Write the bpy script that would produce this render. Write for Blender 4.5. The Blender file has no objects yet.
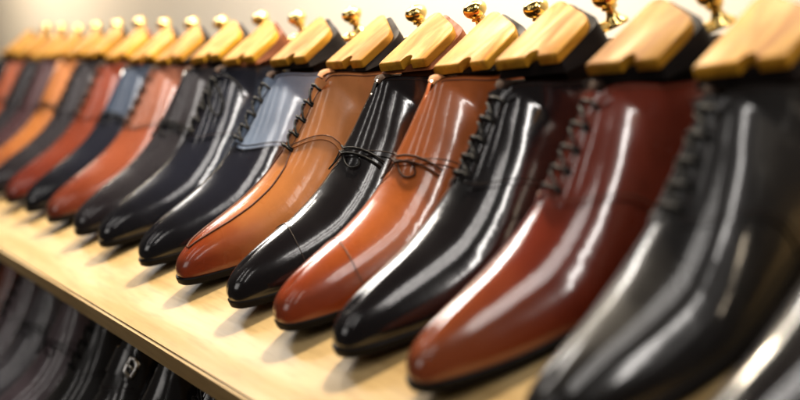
import bpy, math, random
from mathutils import Vector, Matrix
random.seed(7)
sc = bpy.context.scene
col = sc.collection
R = math.radians
ALPHA = R(21.7)            # slope of the display shelves
STEP = 0.112               # distance between neighbouring shoes
DROP = 0.232
AHEAD = 0.14               # lower shelf below the upper one

def lerp(a, b, u): return a + (b - a) * u
# ------------------------------------------------------------------ materials
def new_mat(name):
    m = bpy.data.materials.new(name); m.use_nodes = True
    nt = m.node_tree
    return m, nt, nt.nodes['Principled BSDF']

def N(nt, kind, **kw):
    n = nt.nodes.new(kind)
    for k, v in kw.items():
        setattr(n, k, v)
    return n

def maprange(nt, src, a, b, c=0.0, d=1.0):
    n = N(nt, 'ShaderNodeMapRange', interpolation_type='SMOOTHSTEP')
    nt.links.new(src, n.inputs[0])
    n.inputs[1].default_value = a; n.inputs[2].default_value = b
    n.inputs[3].default_value = c; n.inputs[4].default_value = d
    return n.outputs[0]

def mixcol(nt, fac, a, b, mode='MIX'):
    n = N(nt, 'ShaderNodeMix', data_type='RGBA', blend_type=mode)
    if isinstance(fac, float): n.inputs[0].default_value = fac
    else: nt.links.new(fac, n.inputs[0])
    for i, v in ((6, a), (7, b)):
        if isinstance(v, tuple): n.inputs[i].default_value = (*v, 1)
        else: nt.links.new(v, n.inputs[i])
    return n.outputs[2]

def leather(name, base, toe, rough=0.26, coat=0.6, mottling=0.35, seed=0.0):
    """polished calf: mottled colour, burnished darker toe and heel, fine grain"""
    m, nt, p = new_mat(name)
    tc = N(nt, 'ShaderNodeTexCoord')
    sep = N(nt, 'ShaderNodeSeparateXYZ'); nt.links.new(tc.outputs['Object'], sep.inputs[0])
    mp = N(nt, 'ShaderNodeMapping'); mp.inputs[1].default_value = (seed, seed * 1.7, seed * 0.6)
    nt.links.new(tc.outputs['Object'], mp.inputs[0])
    n1 = N(nt, 'ShaderNodeTexNoise'); n1.inputs['Scale'].default_value = 38; n1.inputs['Detail'].default_value = 5
    nt.links.new(mp.outputs[0], n1.inputs[0])
    ad = N(nt, 'ShaderNodeMath', operation='MULTIPLY_ADD')
    nt.links.new(n1.outputs[0], ad.inputs[0]); ad.inputs[1].default_value = 0.05
    nt.links.new(sep.outputs[1], ad.inputs[2])
    f_toe = maprange(nt, ad.outputs[0], 0.135, 0.045)
    f_heel = maprange(nt, ad.outputs[0], 0.27, 0.33, 0, 0.7)
    dark = tuple(c * 0.72 for c in base)
    g_ = sum(base) / 3
    pale = tuple(min(.8, lerp(c, g_, .08) * 1.3) for c in base)
    cu = mixcol(nt, maprange(nt, sep.outputs[1], .10, .20), base, pale)
    c0 = mixcol(nt, maprange(nt, n1.outputs[0], 0.35, 0.75, 0, mottling), cu, dark)
    c1 = mixcol(nt, f_toe, c0, toe)
    c2 = mixcol(nt, f_heel, c1, toe)
    nt.links.new(c2, p.inputs['Base Color'])
    n2 = N(nt, 'ShaderNodeTexNoise'); n2.inputs['Scale'].default_value = 22; n2.inputs['Detail'].default_value = 3
    nt.links.new(mp.outputs[0], n2.inputs[0])
    nt.links.new(maprange(nt, n2.outputs[0], 0.3, 0.7, rough * 0.75, rough * 1.35), p.inputs['Roughness'])
    p.inputs['Coat Weight'].default_value = coat
    p.inputs['Coat Roughness'].default_value = 0.12; p.inputs['Specular IOR Level'].default_value = 0.14 if max(base) < .03 else 0.3
    p.inputs['Coat IOR'].default_value = 1.68
    v = N(nt, 'ShaderNodeTexVoronoi'); v.inputs['Scale'].default_value = 900
    nt.links.new(tc.outputs['Object'], v.inputs[0])
    n3 = N(nt, 'ShaderNodeTexNoise'); n3.inputs['Scale'].default_value = 42; n3.inputs['Detail'].default_value = 4
    nt.links.new(mp.outputs[0], n3.inputs[0])
    b1 = N(nt, 'ShaderNodeBump'); b1.inputs['Strength'].default_value = 0.04; b1.inputs['Distance'].default_value = 0.0003
    nt.links.new(v.outputs[0], b1.inputs['Height'])
    mc = N(nt, 'ShaderNodeMapping'); mc.inputs[3].default_value = (10, 85, 12); mc.inputs[1].default_value = (seed, 0, seed)
    nt.links.new(tc.outputs['Object'], mc.inputs[0])
    nc = N(nt, 'ShaderNodeTexNoise'); nc.inputs['Scale'].default_value = 1.6; nc.inputs['Detail'].default_value = 2
    nt.links.new(mc.outputs[0], nc.inputs[0])
    cm = N(nt, 'ShaderNodeMath', operation='MULTIPLY'); nt.links.new(nc.outputs[0], cm.inputs[0])
    c1_ = N(nt, 'ShaderNodeMath', operation='MULTIPLY')
    nt.links.new(maprange(nt, sep.outputs[1], .075, .105), c1_.inputs[0]); nt.links.new(maprange(nt, sep.outputs[1], .150, .120), c1_.inputs[1])
    nt.links.new(c1_.outputs[0], cm.inputs[1])
    b3 = N(nt, 'ShaderNodeBump'); b3.inputs['Strength'].default_value = .07; b3.inputs['Distance'].default_value = .003
    nt.links.new(cm.outputs[0], b3.inputs['Height']); nt.links.new(b1.outputs[0], b3.inputs['Normal'])
    b2 = N(nt, 'ShaderNodeBump'); b2.inputs['Strength'].default_value = 0.05; b2.inputs['Distance'].default_value = 0.004
    nt.links.new(n3.outputs[0], b2.inputs['Height']); nt.links.new(b3.outputs[0], b2.inputs['Normal'])
    nt.links.new(b2.outputs[0], p.inputs['Normal'])
    nt.links.new(b2.outputs[0], p.inputs['Coat Normal'])
    return m

def plain(name, base, rough=0.5, metal=0.0, coat=0.0, noise=0.25, scale=60):
    m, nt, p = new_mat(name)
    tc = N(nt, 'ShaderNodeTexCoord')
    n1 = N(nt, 'ShaderNodeTexNoise'); n1.inputs['Scale'].default_value = scale; n1.inputs['Detail'].default_value = 4
    nt.links.new(tc.outputs['Object'], n1.inputs[0])
    nt.links.new(mixcol(nt, maprange(nt, n1.outputs[0], .3, .7, 0, noise), base, tuple(c * .55 for c in base)), p.inputs['Base Color'])
    nt.links.new(maprange(nt, n1.outputs[0], .3, .7, rough * .8, min(1, rough * 1.25)), p.inputs['Roughness'])
    p.inputs['Metallic'].default_value = metal
    p.inputs['Coat Weight'].default_value = coat
    return m

def wood(name, light, dark, stretch, rough=0.3, coat=0.4, scale=14):
    m, nt, p = new_mat(name)
    tc = N(nt, 'ShaderNodeTexCoord')
    oi = N(nt, 'ShaderNodeObjectInfo')
    mp = N(nt, 'ShaderNodeMapping'); mp.inputs[3].default_value = stretch
    nt.links.new(tc.outputs['Object'], mp.inputs[0])
    off = N(nt, 'ShaderNodeVectorMath', operation='ADD')
    nt.links.new(mp.outputs[0], off.inputs[0])
    sc_ = N(nt, 'ShaderNodeVectorMath', operation='SCALE'); sc_.inputs[0].default_value = (3, 7, 5)
    nt.links.new(oi.outputs['Random'], sc_.inputs[3]); nt.links.new(sc_.outputs[0], off.inputs[1])
    n1 = N(nt, 'ShaderNodeTexNoise'); n1.inputs['Scale'].default_value = scale; n1.inputs['Detail'].default_value = 6
    n1.inputs['Distortion'].default_value = 0.6
    nt.links.new(off.outputs[0], n1.inputs[0])
    n2 = N(nt, 'ShaderNodeTexNoise'); n2.inputs['Scale'].default_value = scale * 7; n2.inputs['Detail'].default_value = 3
    nt.links.new(off.outputs[0], n2.inputs[0])
    c = mixcol(nt, maprange(nt, n1.outputs[0], .35, .68), light, dark)
    c = mixcol(nt, maprange(nt, n2.outputs[0], .45, .75, 0, .35), c, tuple(x * .6 for x in dark))
    # each piece of timber a little lighter or darker
    hv = N(nt, 'ShaderNodeHueSaturation'); nt.links.new(c, hv.inputs['Color'])
    nt.links.new(maprange(nt, oi.outputs['Random'], 0, 1, .85, 1.12), hv.inputs['Value'])
    nt.links.new(hv.outputs[0], p.inputs['Base Color'])
    nt.links.new(maprange(nt, n1.outputs[0], .3, .7, rough * .8, rough * 1.3), p.inputs['Roughness'])
    p.inputs['Coat Weight'].default_value = coat; p.inputs['Coat Roughness'].default_value = .1
    b = N(nt, 'ShaderNodeBump'); b.inputs['Strength'].default_value = .15; b.inputs['Distance'].default_value = .001
    nt.links.new(n2.outputs[0], b.inputs['Height']); nt.links.new(b.outputs[0], p.inputs['Normal'])
    return m

M = {
    'black':     leather('black_calf', (.007, .006, .007), (.004, .003, .004), .20, .8, .3, 1),
    'black_soft': leather('soft_black_calf', (.013, .012, .012), (.007, .006, .006), .36, .42, .3, 2),
    'black_blue': leather('blue_black_calf', (.010, .011, .018), (.004, .004, .006), .19, .9, .3, 3),
    'charcoal':  leather('charcoal_calf', (.022, .020, .024), (.010, .008, .010), .26, .7, .4, 4),
    'burgundy':  leather('burgundy_calf', (.150, .021, .009), (.19, .042, .012), .22, .7, .45, 5),
    'tan':       leather('tan_calf', (.36, .088, .016), (.20, .030, .006), .26, .55, .4, 6),
    'light_tan': leather('light_tan_calf', (.43, .155, .042), (.18, .027, .006), .28, .5, .35, 7),
    'brown':     leather('chestnut_calf', (.22, .055, .024), (.11, .020, .008), .24, .7, .4, 8),
    'red_brown': leather('red_brown_calf', (.14, .027, .012), (.085, .012, .006), .24, .7, .4, 9),
    'orange_tan': leather('orange_tan_calf', (.30, .105, .028), (.15, .040, .012), .30, .5, .4, 10),
    'plum':      leather('dark_plum_calf', (.045, .022, .026), (.02, .010, .012), .26, .7, .4, 11),
    'grey_plum': leather('grey_plum_calf', (.085, .060, .070), (.03, .02, .026), .30, .7, .4, 15),
    'smoke':     leather('smoke_grey_calf', (.075, .068, .078), (.03, .026, .03), .30, .7, .4, 16),
    'sole':      plain('black_sole_edge', (.006, .005, .005), .5),
    'blue_grey_sheen': leather('blue_grey_sheen_calf', (.13, .175, .26), (.05, .07, .12), .26, .6, .3, 12),  # pale upper with a bluish-white highlight put into the colour
    'blue_sheen': leather('blue_sheen_calf', (.035, .048, .078), (.02, .026, .042), .24, .7, .3, 13),  # bluish highlight on a black upper, put into the colour
    'pink_sheen': leather('pink_sheen_calf', (.20, .073, .045), (.13, .04, .022), .26, .6, .3, 14),  # pink highlight on a brown upper, put into the colour
    'sole_brown': plain('dark_brown_sole_edge', (.018, .008, .005), .5),
    'lining_tan': plain('tan_lining_leather', (.30, .13, .05), .6),
    'lining_dark': plain('dark_lining_leather', (.03, .018, .014), .6),
    'lace_black': plain('black_waxed_cord', (.008, .008, .008), .55, scale=400),
    'lace_brown': plain('dark_brown_waxed_cord', (.035, .014, .008), .55, scale=400),
    'thread':    plain('dark_thread', (.02, .012, .010), .6),
    'thread_brown': plain('brown_thread', (.10, .030, .012), .6),
    'brass':     plain('polished_brass', (.86, .62, .22), .16, 1.0, noise=.2, scale=40),
    'steel':     plain('polished_steel_buckle', (.80, .78, .74), .15, 1.0, noise=.1),
    'tree_wood': wood('lacquered_tree_wood', (.42, .205, .016), (.25, .100, .006), (1.0, .16, 1.0), .48, 0, 60),
    'tree_shade': wood('shaded_side_wood', (.007, .0028, .0016), (.003, .0014, .001), (1.0, .22, 1.0), .6, 0, 60),  # shaded side of the block, the shade put into the wood colour
    'tree_bounce': wood('bounce_side_wood', (.17, .05, .014), (.11, .03, .009), (1.0, .22, 1.0), .55, 0, 60),  # shaded side again, with warm bounced light put into the colour
    'hole':      plain('dark_drilled_wood', (.10, .045, .015), .7),
    'shelf':     wood('pale_birch_shelf', (.40, .285, .135), (.31, .205, .082), (.10, 1, 1), .50, .03, 26),
    'shelf_edge': wood('shelf_edge_band', (.45, .32, .15), (.36, .24, .10), (.10, 1, 1), .6, 0, 30),
    'bracket':   plain('dark_metal_bracket', (.05, .045, .04), .4, .8),
}

def wall_mat():
    m, nt, p = new_mat('cream_painted_wall')
    tc = N(nt, 'ShaderNodeTexCoord')
    n1 = N(nt, 'ShaderNodeTexNoise'); n1.inputs['Scale'].default_value = 3; n1.inputs['Detail'].default_value = 4
    nt.links.new(tc.outputs['Object'], n1.inputs[0])
    nt.links.new(mixcol(nt, n1.outputs[0], (.86, .80, .71), (.82, .74, .62)), p.inputs['Base Color'])
    p.inputs['Roughness'].default_value = .75
    n2 = N(nt, 'ShaderNodeTexNoise'); n2.inputs['Scale'].default_value = 300
    nt.links.new(tc.outputs['Object'], n2.inputs[0])
    b = N(nt, 'ShaderNodeBump'); b.inputs['Strength'].default_value = .1; b.inputs['Distance'].default_value = .001
    nt.links.new(n2.outputs[0], b.inputs['Height']); nt.links.new(b.outputs[0], p.inputs['Normal'])
    return m
M['wall'] = wall_mat()
for k_ in ('tree_shade', 'tree_bounce'):
    M[k_].node_tree.nodes['Principled BSDF'].inputs['Specular IOR Level'].default_value = .12
M['tree_wood'].node_tree.nodes['Principled BSDF'].inputs['Specular IOR Level'].default_value = .15
M['shelf'].node_tree.nodes['Principled BSDF'].inputs['Specular IOR Level'].default_value = .25
for k_ in ('sole', 'sole_brown', 'lace_black', 'lace_brown', 'thread', 'lining_dark'):
    M[k_].node_tree.nodes['Principled BSDF'].inputs['Specular IOR Level'].default_value = .12

# ------------------------------------------------------------------ object helpers
def mesh_obj(name, verts, faces, mat, parent=None, smooth=True, sharp=None):
    me = bpy.data.meshes.new(name)
    me.from_pydata([tuple(v) for v in verts], [], faces)
    me.materials.append(mat)
    if smooth:
        for p in me.polygons: p.use_smooth = True
    me.validate(); me.update()
    if sharp: me.set_sharp_from_angle(angle=R(sharp))
    o = bpy.data.objects.new(name, me); col.objects.link(o)
    if parent: o.parent = parent
    return o

def thing(name, label, cat, loc, rot=(0, 0, 0), group=None):
    o = bpy.data.objects.new(name, None); col.objects.link(o)
    o.empty_display_size = .05
    o.location = loc; o.rotation_euler = rot
    o['label'] = label; o['category'] = cat
    if group: o['group'] = group
    return o

class MB:
    def __init__(self): self.v = []; self.f = []
    def add(self, vs, fs):
        b = len(self.v); self.v += [Vector(x) for x in vs]; self.f += [tuple(i + b for i in f) for f in fs]
    def box(self, x0, x1, y0, y1, z0, z1):
        self.add([(x, y, z) for z in (z0, z1) for y in (y0, y1) for x in (x0, x1)],
                 [(0, 2, 3, 1), (4, 5, 7, 6), (0, 1, 5, 4), (2, 6, 7, 3), (0, 4, 6, 2), (1, 3, 7, 5)])
    def grid(self, rows, flip=False, closed=False):
        n = len(rows[0]); vs = [p for r in rows for p in r]; fs = []
        for i in range(len(rows) - 1):
            for j in range(n if closed else n - 1):
                k = (j + 1) % n
                q = (i * n + j, i * n + k, (i + 1) * n + k, (i + 1) * n + j)
                fs.append(q[::-1] if flip else q)
        self.add(vs, fs)
    def tube(self, pts, r, n=8, close=False):
        pts = [Vector(p) for p in pts]; m = len(pts); rows = []
        up = None
        for i in range(m):
            a = pts[(i - 1) % m] if (close or i > 0) else pts[i]
            b = pts[(i + 1) % m] if (close or i < m - 1) else pts[i]
            t = (b - a).normalized()
            if up is None:
                up = t.orthogonal().normalized()
            up = (up - t * up.dot(t)).normalized(); s = t.cross(up)
            rr = r(i / (m - 1)) if callable(r) else r
            rows.append([pts[i] + (up * math.cos(2 * math.pi * k / n) + s * math.sin(2 * math.pi * k / n)) * rr for k in range(n)])
        if close: rows.append(rows[0])
        self.grid(rows, closed=True)
        if not close:
            b = len(self.v) - m * n
            self.f.append(tuple(b + k for k in range(n))[::-1]); self.f.append(tuple(b + (m - 1) * n + k for k in range(n)))
    def build(self, name, mat, parent=None, smooth=True, sharp=None):
        return mesh_obj(name, self.v, self.f, mat, parent, smooth, sharp)

# ------------------------------------------------------------------ interpolation
def hermite(keys, x):
    """keys: sorted list of (x, (values...)); smooth Catmull-Rom through them"""
    n = len(keys)
    if x <= keys[0][0]: return keys[0][1]
    if x >= keys[-1][0]: return keys[-1][1]
    i = max(k for k in range(n - 1) if keys[k][0] <= x)
    x0, y0 = keys[i]; x1, y1 = keys[i + 1]; h = x1 - x0; u = (x - x0) / h
    out = []
    for c in range(len(y0)):
        def slope(k):
            if k == 0: return (keys[1][1][c] - keys[0][1][c]) / (keys[1][0] - keys[0][0])
            if k == n - 1: return (keys[-1][1][c] - keys[-2][1][c]) / (keys[-1][0] - keys[-2][0])
            return (keys[k + 1][1][c] - keys[k - 1][1][c]) / (keys[k + 1][0] - keys[k - 1][0])
        m0, m1 = slope(i) * h, slope(i + 1) * h
        out.append((2*u**3 - 3*u*u + 1)*y0[c] + (u**3 - 2*u*u + u)*m0 + (-2*u**3 + 3*u*u)*y1[c] + (u**3 - u*u)*m1)
    return tuple(out)

def sstep(a, b, x):
    u = max(0, min(1, (x - a) / (b - a))); return u * u * (3 - 2 * u)
def lerp(a, b, u): return a + (b - a) * u

# ------------------------------------------------------------------ the last: every shoe surface is evaluated on it
#        t    bottom x  y     top x  y     z     collar
LAST = [(0.00, .0000, .000, .000, .022, .0350, 0),
        (0.05, .0108, .0025, .000, .026, .0368, 0),
        (0.10, .0188, .011, .000, .034, .0398, 0),
        (0.17, .0268, .030, .000, .049, .0432, 0),
        (0.25, .0342, .055, .000, .066, .0462, 0),
        (0.33, .0408, .082, .000, .086, .0502, 0),
        (0.41, .0450, .108, .000, .108, .0570, 0),
        (0.49, .0438, .135, .000, .132, .0690, 0),
        (0.56, .0393, .160, .000, .155, .0850, 0),
        (0.62, .0350, .182, .000, .177, .1020, 0),
        (0.66, .0328, .197, .007, .192, .1120, .3),
        (0.70, .0315, .212, .017, .202, .1110, .75),
        (0.76, .0308, .232, .0262, .222, .1010, 1),
        (0.83, .0312, .257, .0290, .247, .0930, 1),
        (0.89, .0285, .277, .0250, .267, .0940, 1),
        (0.94, .0208, .292, .0165, .281, .0980, 1),
        (0.97, .0120, .298, .0095, .286, .1000, 1),
        (1.00, .0000, .300, .0000, .288, .1010, 1)]
FEATHER = [(0, (.0170,)), (.03, (.0120,)), (.06, (.0082,)), (.095, (.0070,)), (.13, (.0100,)), (.17, (.0180,)),
           (.21, (.0260,)), (.25, (.0300,)), (.30, (.0320,))]
def zf(y): return hermite(FEATHER, y)[0]

class Last:
    """one size and shape of shoe: toe_w narrows or widens the toe, high raises the collar, long stretches the toe"""
    def __init__(self, toe_w=1.0, high=0.0, bend=0.006, foot=1):
        k = []
        for (t, bx, by, tx, ty, tz, w) in LAST:
            f = lerp(toe_w, 1, sstep(.0, .45, t))
            lift = high * sstep(.45, .70, t)
            k.append((t, (bx * f, by, tx, ty, tz + lift, w)))
        self.k = k; self.bend = bend; self.foot = foot; self.cache = {}
    def shift(self, y):                                   # sideways swing of the toe
        return self.foot * self.bend * (sstep(.20, .0, y) - .35 * sstep(.04, .12, y) * sstep(.20, .12, y))
    def raw(self, t):
        key = round(t, 6)
        if key not in self.cache: self.cache[key] = hermite(self.k, t)
        return self.cache[key]
    def P(self, t, v, s=1):
        t = max(0.0, min(1.0, t))
        bx, by, tx, ty, tz, w = self.raw(t)
        bx = max(bx, 0); tx = max(tx, 0)
        if t in (0.0, 1.0): bx = tx = 0
        w = max(0, min(1, w))
        B = Vector((bx, by, zf(by))); T = Vector((tx, ty, tz)); h = tz - B.z
        d = Vector((bx - tx, by - ty, 0)); dl = d.length
        dn = d / dl if dl > 1e-6 else Vector((0, 1, 0))
        e = .004
        b0 = self.raw(max(0, t - e)); b1 = self.raw(min(1, t + e))
        tg = Vector((b1[0] - b0[0], b1[1] - b0[1], 0)).normalized() if t not in (0.0, 1.0) else Vector((1 if t == 0 else -1, 0, 0))
        no = Vector((tg.y, -tg.x, 0))
        front1 = B + Vector((0, 0, h * .58)) + no * .0008
        front2 = T + dn * (dl * .53)
        back1 = B + Vector((0, 0, h * .36)) + no * .0065
        back2 = T - Vector((0, 0, h * .34)) + no * .0050
        p1 = front1.lerp(back1, w); p2 = front2.lerp(back2, w)
        u = v
        p = B * (1-u)**3 + p1 * 3*u*(1-u)**2 + p2 * 3*u*u*(1-u) + T * u**3
        return Vector((s * p.x + self.shift(p.y), p.y, p.z))
    def nrm(self, t, v, s=1):
        e = .004
        ta, tb = max(0, t - e), min(1, t + e); va, vb = max(0, v - e), min(1, v + e)
        a = self.P(tb, v, s) - self.P(ta, v, s); b = self.P(t, vb, s) - self.P(t, va, s)
        n = a.cross(b) * s
        if n.length < 1e-12: return Vector((0, 0, 1))
        return n.normalized()
    def on(self, t, v, s=1, off=0.0):
        return self.P(t, v, s) + self.nrm(t, v, s) * off

NT, NV = 72, 26
def ts_all(): return [i / NT for i in range(NT + 1)]
def vs_all(): return [j / NV for j in range(NV + 1)]

def build_upper(L, mat, parent):
    mb = MB()
    for s in (1, -1):
        mb.grid([[L.P(t, v, s) for v in vs_all()] for t in ts_all()], flip=(s < 0))
    o = mb.build('upper', mat, parent)
    # weld the two halves along the ridge, the toe and the heel seam
    import bmesh
    bm = bmesh.new(); bm.from_mesh(o.data)
    bmesh.ops.remove_doubles(bm, verts=bm.verts, dist=1e-5)
    bmesh.ops.recalc_face_normals(bm, faces=bm.faces)
    bm.to_mesh(o.data); bm.free()
    for p in o.data.polygons: p.use_smooth = True
    return o

def build_lining(L, mat, parent):
    mb = MB()
    for s in (1, -1):
        rows = []
        for i in range(29):
            t = lerp(.655, 1, i / 28)
            r = [L.on(t, v, s, -.0022) for v in [lerp(.18, .985, k / 12) for k in range(13)]]
            r.append(L.on(t, 1, s, .0016) + Vector((0, 0, .0012)))
            rows.append(r)
        mb.grid(rows, flip=(s > 0))
    # insole
    sole_pts = [L.on(lerp(.55, 1, i / 20), .2, 1, -.0025) for i in range(21)] + [L.on(lerp(1, .55, i / 20), .2, -1, -.0025) for i in range(1, 20)]
    mb.add(sole_pts, [tuple(range(len(sole_pts)))])
    return mb.build('lining', mat, parent)

def panel(L, s, tf, vmax, off, na=40, nb=22, t1=1.0, skirt=.0006, v0=0.0):
    rows = []
    for i in range(na + 1):
        a = i / na; r = []
        for j in range(nb + 1):
            b = j / nb
            t = lerp(tf(b), t1, a); v = lerp(v0, vmax(t), b)
            r.append(L.on(t, v, s, off))
        t = lerp(tf(1), t1, a); r.append(L.on(t, vmax(t), s, -skirt))
        rows.append(r)
    sk = [L.on(tf(j / nb), lerp(v0, vmax(tf(j / nb)), j / nb), s, -skirt) for j in range(nb + 1)]
    sk.append(sk[-1])
    return [sk] + rows

def seam(L, s, pts, r, off, st):
    """stitch line laid along (t, v) way points"""
    mb = MB()
    path = []
    for i in range(len(pts) - 1):
        for k in range(8):
            u = k / 8; path.append((lerp(pts[i][0], pts[i+1][0], u), lerp(pts[i][1], pts[i+1][1], u)))
    path.append(pts[-1])
    mb.tube([L.on(t, v, s, off) for t, v in path], r, 6)
    mb.build('stitching', st[0], st[1])

def build_sole(L, mat, parent, welt=.0022):
    pts = []
    n = 60
    for s in (1, -1):
        for i in range(n + 1):
            t = i / n
            if s < 0: t = 1 - t
            if s < 0 and i in (0, n): continue
            p = L.P(t, 0, s)
            a = L.P(max(0, t - .004), 0, s); b = L.P(min(1, t + .004), 0, s)
            if t == 0: no = Vector((0, -1, 0))
            elif t == 1: no = Vector((0, 1, 0))
            else:
                tg = (b - a); no = Vector((tg.y, -tg.x, 0)).normalized() * s
            w = lerp(welt, .0012, sstep(.45, .62, t))
            pts.append((p, no, w))
    mb = MB(); rows = []
    for (dw, dz) in ((-.012, .0004), (-.0008, .0004), (0, -.0004), (.0001, -.0050), (-.0008, -.0060), (-.010, -.0062)):
        rows.append([p + no * (w + dw) + Vector((0, 0, dz)) for p, no, w in pts])
    mb.grid(rows, closed=True, flip=True)
    k = len(pts); b = 5 * k
    mb.f.append(tuple(range(b, b + k))[::-1])
    return mb.build('sole', mat, parent, sharp=40)

def build_heel(L, mat, parent):
    y0 = .236; pts = []
    rim = []
    n = 50
    for i in range(n + 1):
        t = lerp(.6, 1, i / n); p = L.P(t, 0, 1)
        if p.y >= y0: rim.append(p)
    left = [Vector((2 * L.shift(p.y) - p.x, p.y, p.z)) for p in reversed(rim[:-1])]
    loop = rim + left
    c = Vector((L.shift(.27), .27, 0))
    mb = MB(); rows = []
    for (u, sc_, drop) in ((0, .985, 0), (.30, .985, 0), (.32, .965, 0), (.34, .98, 0), (.62, .975, 0), (.64, .955, 0), (.66, .97, 0), (.97, .965, 0), (1, .95, 0)):
        rows.append([Vector((c.x + (p.x - c.x) * sc_, c.y + (p.y - c.y) * sc_, lerp(zf(p.y) - .0060, .0004, u))) for p in loop])
    mb.grid(rows, closed=True, flip=True)
    k = len(loop); b = (len(rows) - 1) * k
    mb.f.append(tuple(range(b, b + k))[::-1])
    return mb.build('heel', mat, parent, sharp=40)

def vgap(t, g=.10):                       # the facings stop short of the ridge, then become the collar
    return 1 - g * (1 - sstep(.635, .69, t))

def lace_row(L, mb, t0, t1, v=.84, r=.0014, lift=.0042):
    a0 = L.on(t0, v, 1, -.001); a1 = L.on(t0, v + .035, 1, .0030)
    c0 = L.on((t0 + t1) / 2, .985, 1, lift)
    b1 = L.on(t1, v + .035, -1, .0030); b0 = L.on(t1, v, -1, -.001)
    pts = [a0, a1, a1.lerp(c0, .5) + Vector((0, 0, .0012)), c0, c0.lerp(b1, .5) + Vector((0, 0, .0012)), b1, b0]
    keys = [(i, tuple(p)) for i, p in enumerate(pts)]
    mb.tube([hermite(keys, i / 4) for i in range(4 * (len(pts) - 1) + 1)], r, 6)

def drape(L, mb, s, way, r=.0011, off=.0032):
    keys = [(i, w) for i, w in enumerate(way)]
    n = (len(way) - 1) * 8
    pts = []
    for i in range(n + 1):
        t, v = hermite(keys, i / 8); pts.append(L.on(max(0, min(1, t)), max(0, min(1, v)), s, off))
    mb.tube(pts, r, 6)

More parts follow.
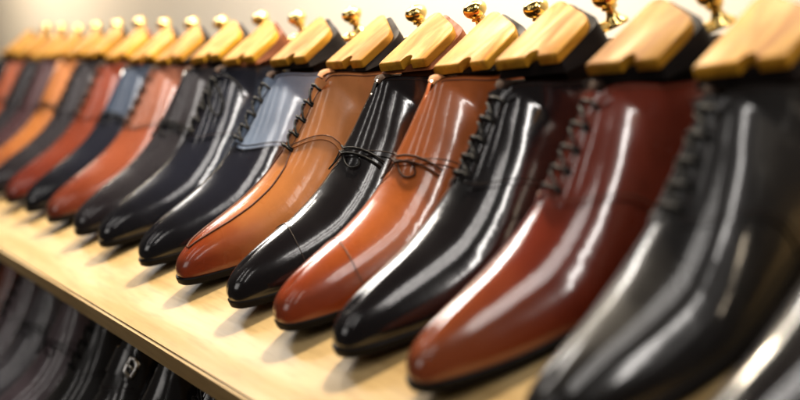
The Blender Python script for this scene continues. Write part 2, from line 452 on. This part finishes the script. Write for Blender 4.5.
def make_shoe(label, loc, up='black', style='derby', lace='lace_black', sole='sole', lining='lining_dark',
              thread='thread', quarter=None, toe_w=1.0, high=0.0, cap=False, group=None, turn=0.0, foot=1, loop=False, scale=1.0, name='dress_shoe', cat='shoe'):
    root = thing(name, label, cat, loc, (ALPHA, 0, 0), group)
    root.rotation_euler = (Matrix.Rotation(ALPHA, 3, 'X') @ Matrix.Rotation(turn, 3, 'Z')).to_euler()
    root.scale = (scale,) * 3
    L = Last(toe_w, high, foot=foot)
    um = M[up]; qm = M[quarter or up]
    build_upper(L, um, root)
    build_lining(L, M[lining], root)
    build_sole(L, M[sole], root)
    build_heel(L, M[sole], root)
    st = (M[thread], root)
    if style in ('derby', 'oxford'):
        if style == 'derby':
            tf = lambda b: .605 - .125 * sstep(.05, .95, b)
        else:
            tf = lambda b: .56 - .06 * sstep(.3, 1, b) + .03 * math.sin(b * math.pi)
        for s in (1, -1):
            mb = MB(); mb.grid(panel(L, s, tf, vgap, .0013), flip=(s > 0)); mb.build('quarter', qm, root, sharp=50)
            edge = [(tf(b / 10) + .010, vgap(tf(b / 10)) * b / 10) for b in range(11)]
            seam(L, s, edge, .00045, .0014, st)
            seam(L, s, [(t, vgap(t) - .03) for t in (.50, .55, .60, .64, .68, .72, .78, .84, .9, .95, 1.0)], .00045, .0014, st)
            seam(L, s, [(t, v) for t, v in ((.78, .03), (.80, .25), (.83, .45), (.86, .62), (.89, .8), (.90, .97))], .0005, .0014, st)
        # tongue rising out of the opening
        mb = MB(); rows = []
        for i in range(19):
            t = lerp(.492, .655, i / 18)
            ext = max(0, (i - 14) / 4)
            row = []
            for k in range(-6, 7):
                q = L.on(min(t, .63), 1 - .12 * abs(k) / 6, 1 if k >= 0 else -1, .0007)
                if ext > 0: q += Vector((k * .0018 * ext, .007 * ext, .0075 * ext - abs(k) * .0005 * ext))
                row.append(q)
            rows.append(row)
        mb.grid(rows); mb.build('tongue', qm, root)
        lb = MB()
        rows_n = 5
        for i in range(rows_n):
            t = lerp(.500, .632, i / (rows_n - 1))
            lace_row(L, lb, t, t + .004)
            if i < rows_n - 1:
                t2 = lerp(.500, .632, (i + .5) / (rows_n - 1)); lace_row(L, lb, t2 - .012, t2 + .014, r=.0011, lift=.003)
        if loop:
            drape(L, lb, 1, [(.63, .97), (.625, .86), (.62, .72), (.60, .58), (.575, .60), (.575, .74), (.60, .88), (.63, .98)])
            drape(L, lb, 1, [(.632, .97), (.66, .80), (.67, .62), (.655, .48)], r=.0010)
            drape(L, lb, -1, [(.63, .97), (.625, .86), (.62, .72), (.60, .62), (.575, .66), (.60, .88), (.63, .98)])
        lb.build('lace', M[lace], root)
    else:
        # slip-on cut: high vamp, quarter seam and a cord tied round the throat
        tf = lambda b: .60 - .10 * sstep(.0, 1, b)
        for s in (1, -1):
            mb = MB(); mb.grid(panel(L, s, tf, lambda t: 1.0, .0016), flip=(s > 0)); mb.build('quarter', qm, root, sharp=50)
            seam(L, s, [(tf(b / 10) + .010, b / 10) for b in range(11)], .00045, .0016, st)
            seam(L, s, [(t, .965) for t in (.66, .70, .76, .83, .9, .95, 1.0)], .00045, .0016, st)
        if style == 'cord':
            lb = MB()
            for dt, o in ((0, .0026), (.012, .0030)):
                pts = [L.on(.505 + dt + .05 * (1 - v), v, 1, o) for v in (.45, .55, .65, .75, .85, .92, .97, 1)] + \
                      [L.on(.505 + dt + .05 * (1 - v), v, -1, o) for v in (.97, .92, .85, .75, .65, .55, .45)]
                lb.tube(pts, .0008, 6)
            drape(L, lb, 1, [(.51, .99), (.49, .88), (.485, .76), (.50, .68), (.512, .74), (.512, .88), (.51, .99)], r=.0007, off=.0018)
            drape(L, lb, -1, [(.51, .99), (.48, .90), (.47, .78), (.49, .70), (.512, .76), (.512, .90), (.51, .99)], r=.0007, off=.0018)
            lb.build('lace', M[lace], root)
        elif style == 'monk':
            mb = MB(); rows = []
            for i in range(25):
                u = i / 24; v = lerp(.28, 1, min(1, u * 1.25)); s = 1
                vv = 1 - abs(u * 1.25 - 1) if u > .8 else v
                s = 1 if u <= .8 else -1
                tc_ = .575 + .03 * (1 - vv)
                row = [L.on(tc_ - .030, vv, s, -.0005)] + [L.on(tc_ + k, vv, s, .0042) for k in (-.028, -.01, .01, .028)] + [L.on(tc_ + .030, vv, s, -.0005)]
                rows.append(row)
            mb.grid(rows, flip=True); sp = mb.build('strap', um, root, sharp=45)
            bk = MB()
            fr = [L.on(t, v, 1, .0066) for t, v in ((.575, .57), (.590, .565), (.605, .57), (.608, .62), (.605, .67), (.590, .675), (.575, .67), (.572, .62))]
            bk.tube(fr, .0022, 8, close=True)
            bk.tube([L.on(.590, .57, 1, .0070), L.on(.590, .62, 1, .0080), L.on(.590, .67, 1, .0070)], .0013, 8)
            b = bk.build('buckle', M['steel'], sp)
    if cap:
        tcap = lambda v: .262 + .004 * math.sin(v * 3)
        mb = MB()
        for s in (1, -1):
            rows = []
            for i in range(25):
                rows.append([L.on(lerp(0, tcap(j / 20), i / 24), j / 20, s, .0011 if 0 < i else .0011) for j in range(21)])
            rows.append([L.on(tcap(j / 20), j / 20, s, -.0006) for j in range(21)])
            mb.grid(rows, flip=(s > 0))
            seam(L, s, [(tcap(b / 10) - .008, b / 10) for b in range(11)], .00045, .0012, st)
        mb.build('toe_cap', um, root, sharp=50)
    if style == 'oxford':
        # long apron seam running down the side of the vamp to the toe
        seam(L, 1, [(.50, .86), (.46, .78), (.40, .74), (.32, .72), (.24, .72), (.16, .74), (.09, .78), (.04, .82)], .0008, .0006, st)
        seam(L, -1, [(.50, .86), (.46, .78), (.40, .74), (.32, .72), (.24, .72), (.16, .74), (.09, .78), (.04, .82)], .0008, .0006, st)
    return root

# ------------------------------------------------------------------ shoe trees
def make_tree(label, loc, group, body_mat='tree_shade', turn=0.0, dz=0.0, dy=0.0, roll=0.0):
    root = thing('shoe_tree', label, 'shoe tree', loc, (0, 0, 0), group)
    root.rotation_euler = (Matrix.Rotation(ALPHA, 3, 'X') @ Matrix.Rotation(turn, 3, 'Z')).to_euler()
    # light top plate: skewed horseshoe with a square heel end, finger notch in its front edge
    ya, z0 = dy, .1165 + dz
    FL, FR, BR, BL = (-.0305, .206 + ya), (.0305, .219 + ya), (.0300, .256 + ya), (-.0285, .276 + ya)
    def top(x, y): return z0 + (y - .206 - ya) * .26 - (x + .03) * .06
    def outline(grow, back, notch, r=.006):
        q = [(FL[0] - grow, FL[1] - grow * .2), (FR[0] + grow, FR[1] - grow * .2), (BR[0] + grow, BR[1] + back), (BL[0] - grow, BL[1] + back)]
        out = []
        for i in range(4):
            p0, p, p2 = Vector(q[i - 1]), Vector(q[i]), Vector(q[(i + 1) % 4])
            rr = r * (2.2 if i >= 2 else .35)
            a = p + (p0 - p).normalized() * rr; b = p + (p2 - p).normalized() * rr
            for k in range(7):
                u = k / 6; out.append(tuple(a * (1 - u)**2 + p * 2 * u * (1 - u) + b * u * u))
            if i == 0:
                d = (p2 - p).normalized(); n_ = Vector((-d.y, d.x)); c_ = p.lerp(p2, .60)
                for k in range(11):
                    an = math.pi * k / 10
                    w_ = c_ - d * (.0066 * math.cos(an)) + n_ * (.0066 * math.sin(an) if notch else 0)
                    out.append(tuple(w_))
        return out
    def solid(layers):
        mb = MB(); mb.grid(layers, closed=True)
        k = len(layers[0]); n = len(layers)
        mb.f.append(tuple(range(k))[::-1]); mb.f.append(tuple(range((n - 1) * k, n * k)))
        return mb
    cx, cy = 0, .242 + ya
    def layer(plan, s_, zfun):
        return [(cx + (x - cx) * s_, cy + (y - cy) * s_, zfun(cx + (x - cx) * s_, cy + (y - cy) * s_)) for x, y in plan]
    P = outline(0, 0, True)
    mb = solid([layer(P, .97, lambda x, y: top(x, y) - .0075), layer(P, 1, lambda x, y: top(x, y) - .0068), layer(P, 1, lambda x, y: top(x, y) - .0030),
                layer(P, .985, lambda x, y: top(x, y) - .0007), layer(P, .955, top)])
    mb.build('heel_plate', M['tree_wood'], root, sharp=35)
    # body under the plate, its side's shade put into the colour, its shoulder resting on the collar, its lower end inside the shoe
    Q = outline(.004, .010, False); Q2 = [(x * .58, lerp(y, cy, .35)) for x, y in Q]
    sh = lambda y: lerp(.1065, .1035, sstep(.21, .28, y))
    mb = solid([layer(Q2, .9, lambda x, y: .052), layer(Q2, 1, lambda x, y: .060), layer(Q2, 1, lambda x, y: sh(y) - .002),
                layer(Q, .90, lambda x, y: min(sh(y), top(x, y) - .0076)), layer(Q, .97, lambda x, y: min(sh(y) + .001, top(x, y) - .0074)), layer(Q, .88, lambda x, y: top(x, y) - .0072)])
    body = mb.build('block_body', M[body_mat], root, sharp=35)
    # brass knob: base flange, neck, two beads
    prof = [(0, 0), (.0108, 0), (.0112, .0014), (.0100, .0030), (.0070, .0050), (.0048, .0080), (.0040, .0112), (.0046, .0128), (.0066, .0136),
            (.0068, .0146), (.0056, .0156), (.0078, .0170), (.0102, .0196), (.0112, .0228), (.0108, .0258), (.0088, .0286), (.0050, .0303), (0, .0308)]
    kb = MB(); rows = []
    base = Vector((0, .294 + dy, .1035 + dz))
    for r_, h in prof:
        ring = []
        for q in range(20):
            a = 2 * math.pi * q / 20
            ring.append(base + Vector((r_ * math.cos(a), r_ * math.sin(a), h)) * .92)
        rows.append(ring)
    kb.grid(rows, closed=True)
    kb.build('knob', M['brass'], root)
    ab = MB(); ab.tube([base + Vector((0, -.030, .0035)), base + Vector((0, -.012, .0025)), base + Vector((0, 0, .0015))], .0042, 10)
    ab.build('knob_arm', M['brass'], root)
    # spring tube running forward into the shoe
    tb = MB(); tb.tube([(0, .222 + ya, .070), (0, .18, .062), (0, .14, .048)], .0038, 10); tb.build('spring_tube', M['brass'], root)
    return root

# ------------------------------------------------------------------ shelves and wall
def make_shelf(label, y, z, x0, x1, group):
    root = thing('display_shelf', label, 'shelf', (0, y, z), (ALPHA, 0, 0), group)
    mb = MB(); mb.box(x0, x1, -.0555, .375, -.022, 0)
    o = mb.build('board', M['shelf'], root, smooth=False)
    mb = MB(); mb.box(x0, x1, -.0585, -.0557, -.0225, -.0012)
    mb.build('edge_band', M['shelf_edge'], root, smooth=False)
    return root
make_shelf('pale birch shelf tilted forward under the upper row of shoes', 0, 0, -3.2, .9, 'sloping shelves')
make_shelf('lower tilted shelf in shadow carrying the dark shoes', -AHEAD, -DROP, -3.2, .9, 'sloping shelves')

mb = MB(); mb.add([(-7, .56, -1.2), (1.6, .56, -1.2), (1.6, .56, 2.2), (-7, .56, 2.2)], [(0, 1, 2, 3)])
w = mb.build('back_wall', M['wall'], smooth=False); w['kind'] = 'structure'

# ------------------------------------------------------------------ the upper row, counted from the near (right) end
def at(k, off=0, y=0.0, z=0.0): return (-(k - 2) * STEP + off, y, z)
G = 'dress shoes in the upper row'
UP = [
 (0, .012, dict(up='black', style='derby', label='black leather shoe cut off at the bottom right corner')),
 (1, .006, dict(turn=.07, up='black_soft', style='derby', label='large blurred black lace-up on the right, in front of the burgundy shoe')),
 (2, -.011, dict(up='burgundy', style='derby', lace='lace_black', thread='thread_brown', label='glossy burgundy lace-up shoe between two black shoes')),
 (3, -.002, dict(up='black', style='derby', label='black lace-up shoe between the burgundy and the tan shoe')),
 (4, .012, dict(up='tan', style='cord', lace='lace_brown', sole='sole', cap=True, lining='lining_tan', thread='thread_brown', label='orange tan shoe with burnished toe cap and dark cord')),
 (5, .028, dict(up='black', style='cord', cap=True, label='shiny black capped shoe between the two tan shoes')),
 (6, .014, dict(turn=-.11, up='light_tan', style='oxford', lace='lace_black', lining='lining_tan', thread='thread_brown', label='pale tan lace-up with dark reddish toe and side seam')),
 (7, .018, dict(up='black_blue', style='derby', label='black lace-up with highlighted pale blue grey upper, left of the pale tan shoe', quarter='blue_grey_sheen')),
 (8, -.006, dict(up='black_blue', style='derby', loop=True, label='black lace-up with hanging lace loop, broad bright streak on its side')),
 (9, .009, dict(up='charcoal', style='cord', label='plain grey black shoe just right of the chestnut brown shoe')),
 (10, -.002, dict(up='brown', style='derby', lace='lace_brown', thread='thread_brown', label='chestnut brown shoe with pinkish highlighted upper between black shoes', quarter='pink_sheen')),
 (11, -.001, dict(up='black_blue', style='cord', label='black shoe with bluish highlighted upper, right of the red brown shoe', quarter='blue_sheen')),
 (12, .000, dict(up='red_brown', style='derby', lace='lace_brown', thread='thread_brown', label='red brown shoe with its toe at the left picture edge')),
 (13, -.004, dict(up='charcoal', style='derby', label='blurred charcoal shoe behind the red brown shoe')),
 (14, .000, dict(up='orange_tan', style='cord', lining='lining_tan', thread='thread_brown', label='blurred orange tan shoe at the far left')),
 (15, .000, dict(up='plum', style='derby', label='blurred dark plum shoe with its top at the left edge')),
 (16, .000, dict(up='charcoal', style='derby', label='charcoal shoe behind the plum one at the left edge')),
 (17, .000, dict(up='brown', style='cord', thread='thread_brown', label='brown shoe cut by the left picture edge')),
 (18, .000, dict(up='black', style='cord', label='farthest black shoe, only a sliver of its top in view')),
]
TREE_LABELS = {
 1: 'wooden shoe tree with brass knob in the large blurred black lace-up',
 2: 'golden wooden shoe tree with brass knob in the burgundy shoe',
 3: 'wooden shoe tree with brass knob in the black shoe beside the burgundy one',
 4: 'wooden shoe tree with brass knob in the orange tan capped shoe',
 5: 'pale wooden shoe tree with brass knob in the shiny black capped shoe',
 6: 'wooden shoe tree with brass knob in the pale tan lace-up',
 7: 'wooden shoe tree in the black shoe with highlighted pale blue grey upper',
 8: 'wooden shoe tree in the black lace-up with hanging lace loop',
 9: 'wooden shoe tree in the plain grey black shoe',
 10: 'wooden shoe tree in the chestnut brown shoe',
 11: 'wooden shoe tree in the black shoe with bluish highlighted upper',
 12: 'wooden shoe tree in the red brown shoe',
 13: 'blurred wooden shoe tree in the charcoal shoe',
 14: 'blurred wooden shoe tree in the far orange tan shoe',
 15: 'blurred wooden shoe tree in the dark plum shoe at far left',
 16: 'third wooden shoe tree from the left picture edge',
 17: 'second wooden shoe tree from the left picture edge',
 18: 'wooden shoe tree cut by the left picture edge',
}
for k, off, d in UP:
    d = dict(d); tw = random.uniform(-.03, .03)
    tw = d.pop('turn', tw)
    d.setdefault('high', random.uniform(-.002, .005))
    make_shoe(loc=at(k, off), group=G, turn=tw, toe_w=random.uniform(.90, 1.05), **d)
    if k in TREE_LABELS:
        make_tree(TREE_LABELS[k], at(k, off), 'shoe trees in the upper row', 'tree_bounce' if k in (5, 8, 12) else 'tree_shade', turn=tw, dz=random.uniform(-.001, .004) + {1: .006, 2: .005, 3: .003}.get(k, 0), dy=random.uniform(-.003, .003))

# ------------------------------------------------------------------ the lower row, in shadow
GL = 'dark shoes in the lower row'
LOW = [
 (5.3, dict(up='black_blue', style='derby', label='black lace-up nearest the bottom edge on the lower shelf')),
 (6.3, dict(up='black', style='cord', label='plain black shoe right of the buckled one on the lower shelf')),
 (7.3, dict(up='black', style='monk', label='black shoe with silver buckle on the lower shelf')),
 (8.3, dict(up='black_soft', style='derby', label='black lace-up left of the buckled shoe on the lower shelf')),
 (9.3, dict(up='grey_plum', style='cord', label='dark plum slip-on in the middle of the lower row')),
 (10.3, dict(up='smoke', style='cord', label='grey black slip-on with silvery highlight on the lower shelf')),
 (11.3, dict(up='grey_plum', style='derby', label='dark plum lace-up toward the left of the lower shelf')),
 (12.3, dict(up='red_brown', style='derby', lace='lace_brown', label='reddish brown shoe at the far left of the lower shelf')),
 (13.3, dict(up='smoke', style='cord', label='blurred charcoal shoe left of the reddish one, lower shelf')),
]
for k, d in LOW:
    make_shoe(loc=at(k, 0, -AHEAD, -DROP), group=GL, turn=random.uniform(-.02, .02), **d)

# ------------------------------------------------------------------ camera (solved from the photograph)
th, ph, ro = R(27.2), R(8.2), R(-3.7)
look = Vector((-math.cos(th) * math.cos(ph), math.sin(th) * math.cos(ph), -math.sin(ph)))
right = Vector((math.sin(th), math.cos(th), 0)); upv = right.cross(look)
c, s = math.cos(ro), math.sin(ro)
right, upv = right * c + upv * s, upv * c - right * s
cam = bpy.data.cameras.new('camera'); co = bpy.data.objects.new('camera', cam); col.objects.link(co)
mat = Matrix((right, upv, -look)).transposed().to_4x4(); mat.translation = Vector((.700, -.369, .238))
co.matrix_world = mat
cam.sensor_width = 36; cam.lens = 1389 / 800 * 36
cam.clip_start = .02; cam.clip_end = 100
cam.dof.use_dof = True
cam.dof.focus_distance = 1.14
cam.dof.aperture_fstop = 3.5
sc.camera = co

# ------------------------------------------------------------------ lamps out of view, placed for their streaks, shadows and fill
def area(name, loc, target, sx, sy, power, color):
    l = bpy.data.lights.new(name, 'AREA'); l.shape = 'RECTANGLE'; l.size = sx; l.size_y = sy; l.energy = power; l.color = color
    o = bpy.data.objects.new(name, l); col.objects.link(o); o.location = loc
    o.rotation_euler = (Vector(target) - Vector(loc)).to_track_quat('-Z', 'Y').to_euler()
    return o
warm = (1, .83, .60); cool = (1, .95, .90)
area('spot_lamp', (-.45, .50, 1.20), (-.45, .0, .05), .08, .08, 33, warm)
area('spot_lamp', (-1.8, .50, 1.20), (-1.7, .0, .05), .08, .08, 18, warm)
area('far_rim_lamp', (-3.3, .08, 1.75), (-.2, .06, .08), .24, 1.0, 20, cool)  # unseen light panel, placed for the white rims on the left outlines
for i in range(3):
    area('strip_lamp', (.30 + .22 * i, -.30, 1.45), (.30 + .22 * i - .35, .1, .05), .05, .8, 2.3, cool)
for i in range(3):
    area('aisle_lamp', (.3 - .75 * i, -1.35, 1.35), (-.3 - .4 * i, .1, .05), .04, .75, 1.3, cool)
area('lower_fill_lamp', (-.6, -1.6, .55), (-.5, -.1, -.2), .7, .5, 2.6, cool)  # added fill for the lower shoes and toe fronts, no known source
area('side_streak_lamp', (2.0, .05, 1.55), (.0, .13, .12), .12, 1.0, 16, cool)  # unseen tall lamp, placed where the streaks on the quarters reflect
area('wall_lamp', (-.5, .36, .80), (-.6, .56, .34), 2.0, .06, 30, (1, .92, .79))
area('wall_lamp', (-2.8, .36, .80), (-2.9, .56, .30), 1.4, .06, 19, (1, .84, .62))

wd = bpy.data.worlds.new('World'); sc.world = wd; wd.use_nodes = True
bg = wd.node_tree.nodes['Background']; bg.inputs[0].default_value = (1, .86, .72, 1); bg.inputs[1].default_value = .05
sc.view_settings.view_transform = 'Standard'; sc.view_settings.look = 'None'; sc.view_settings.exposure = 0
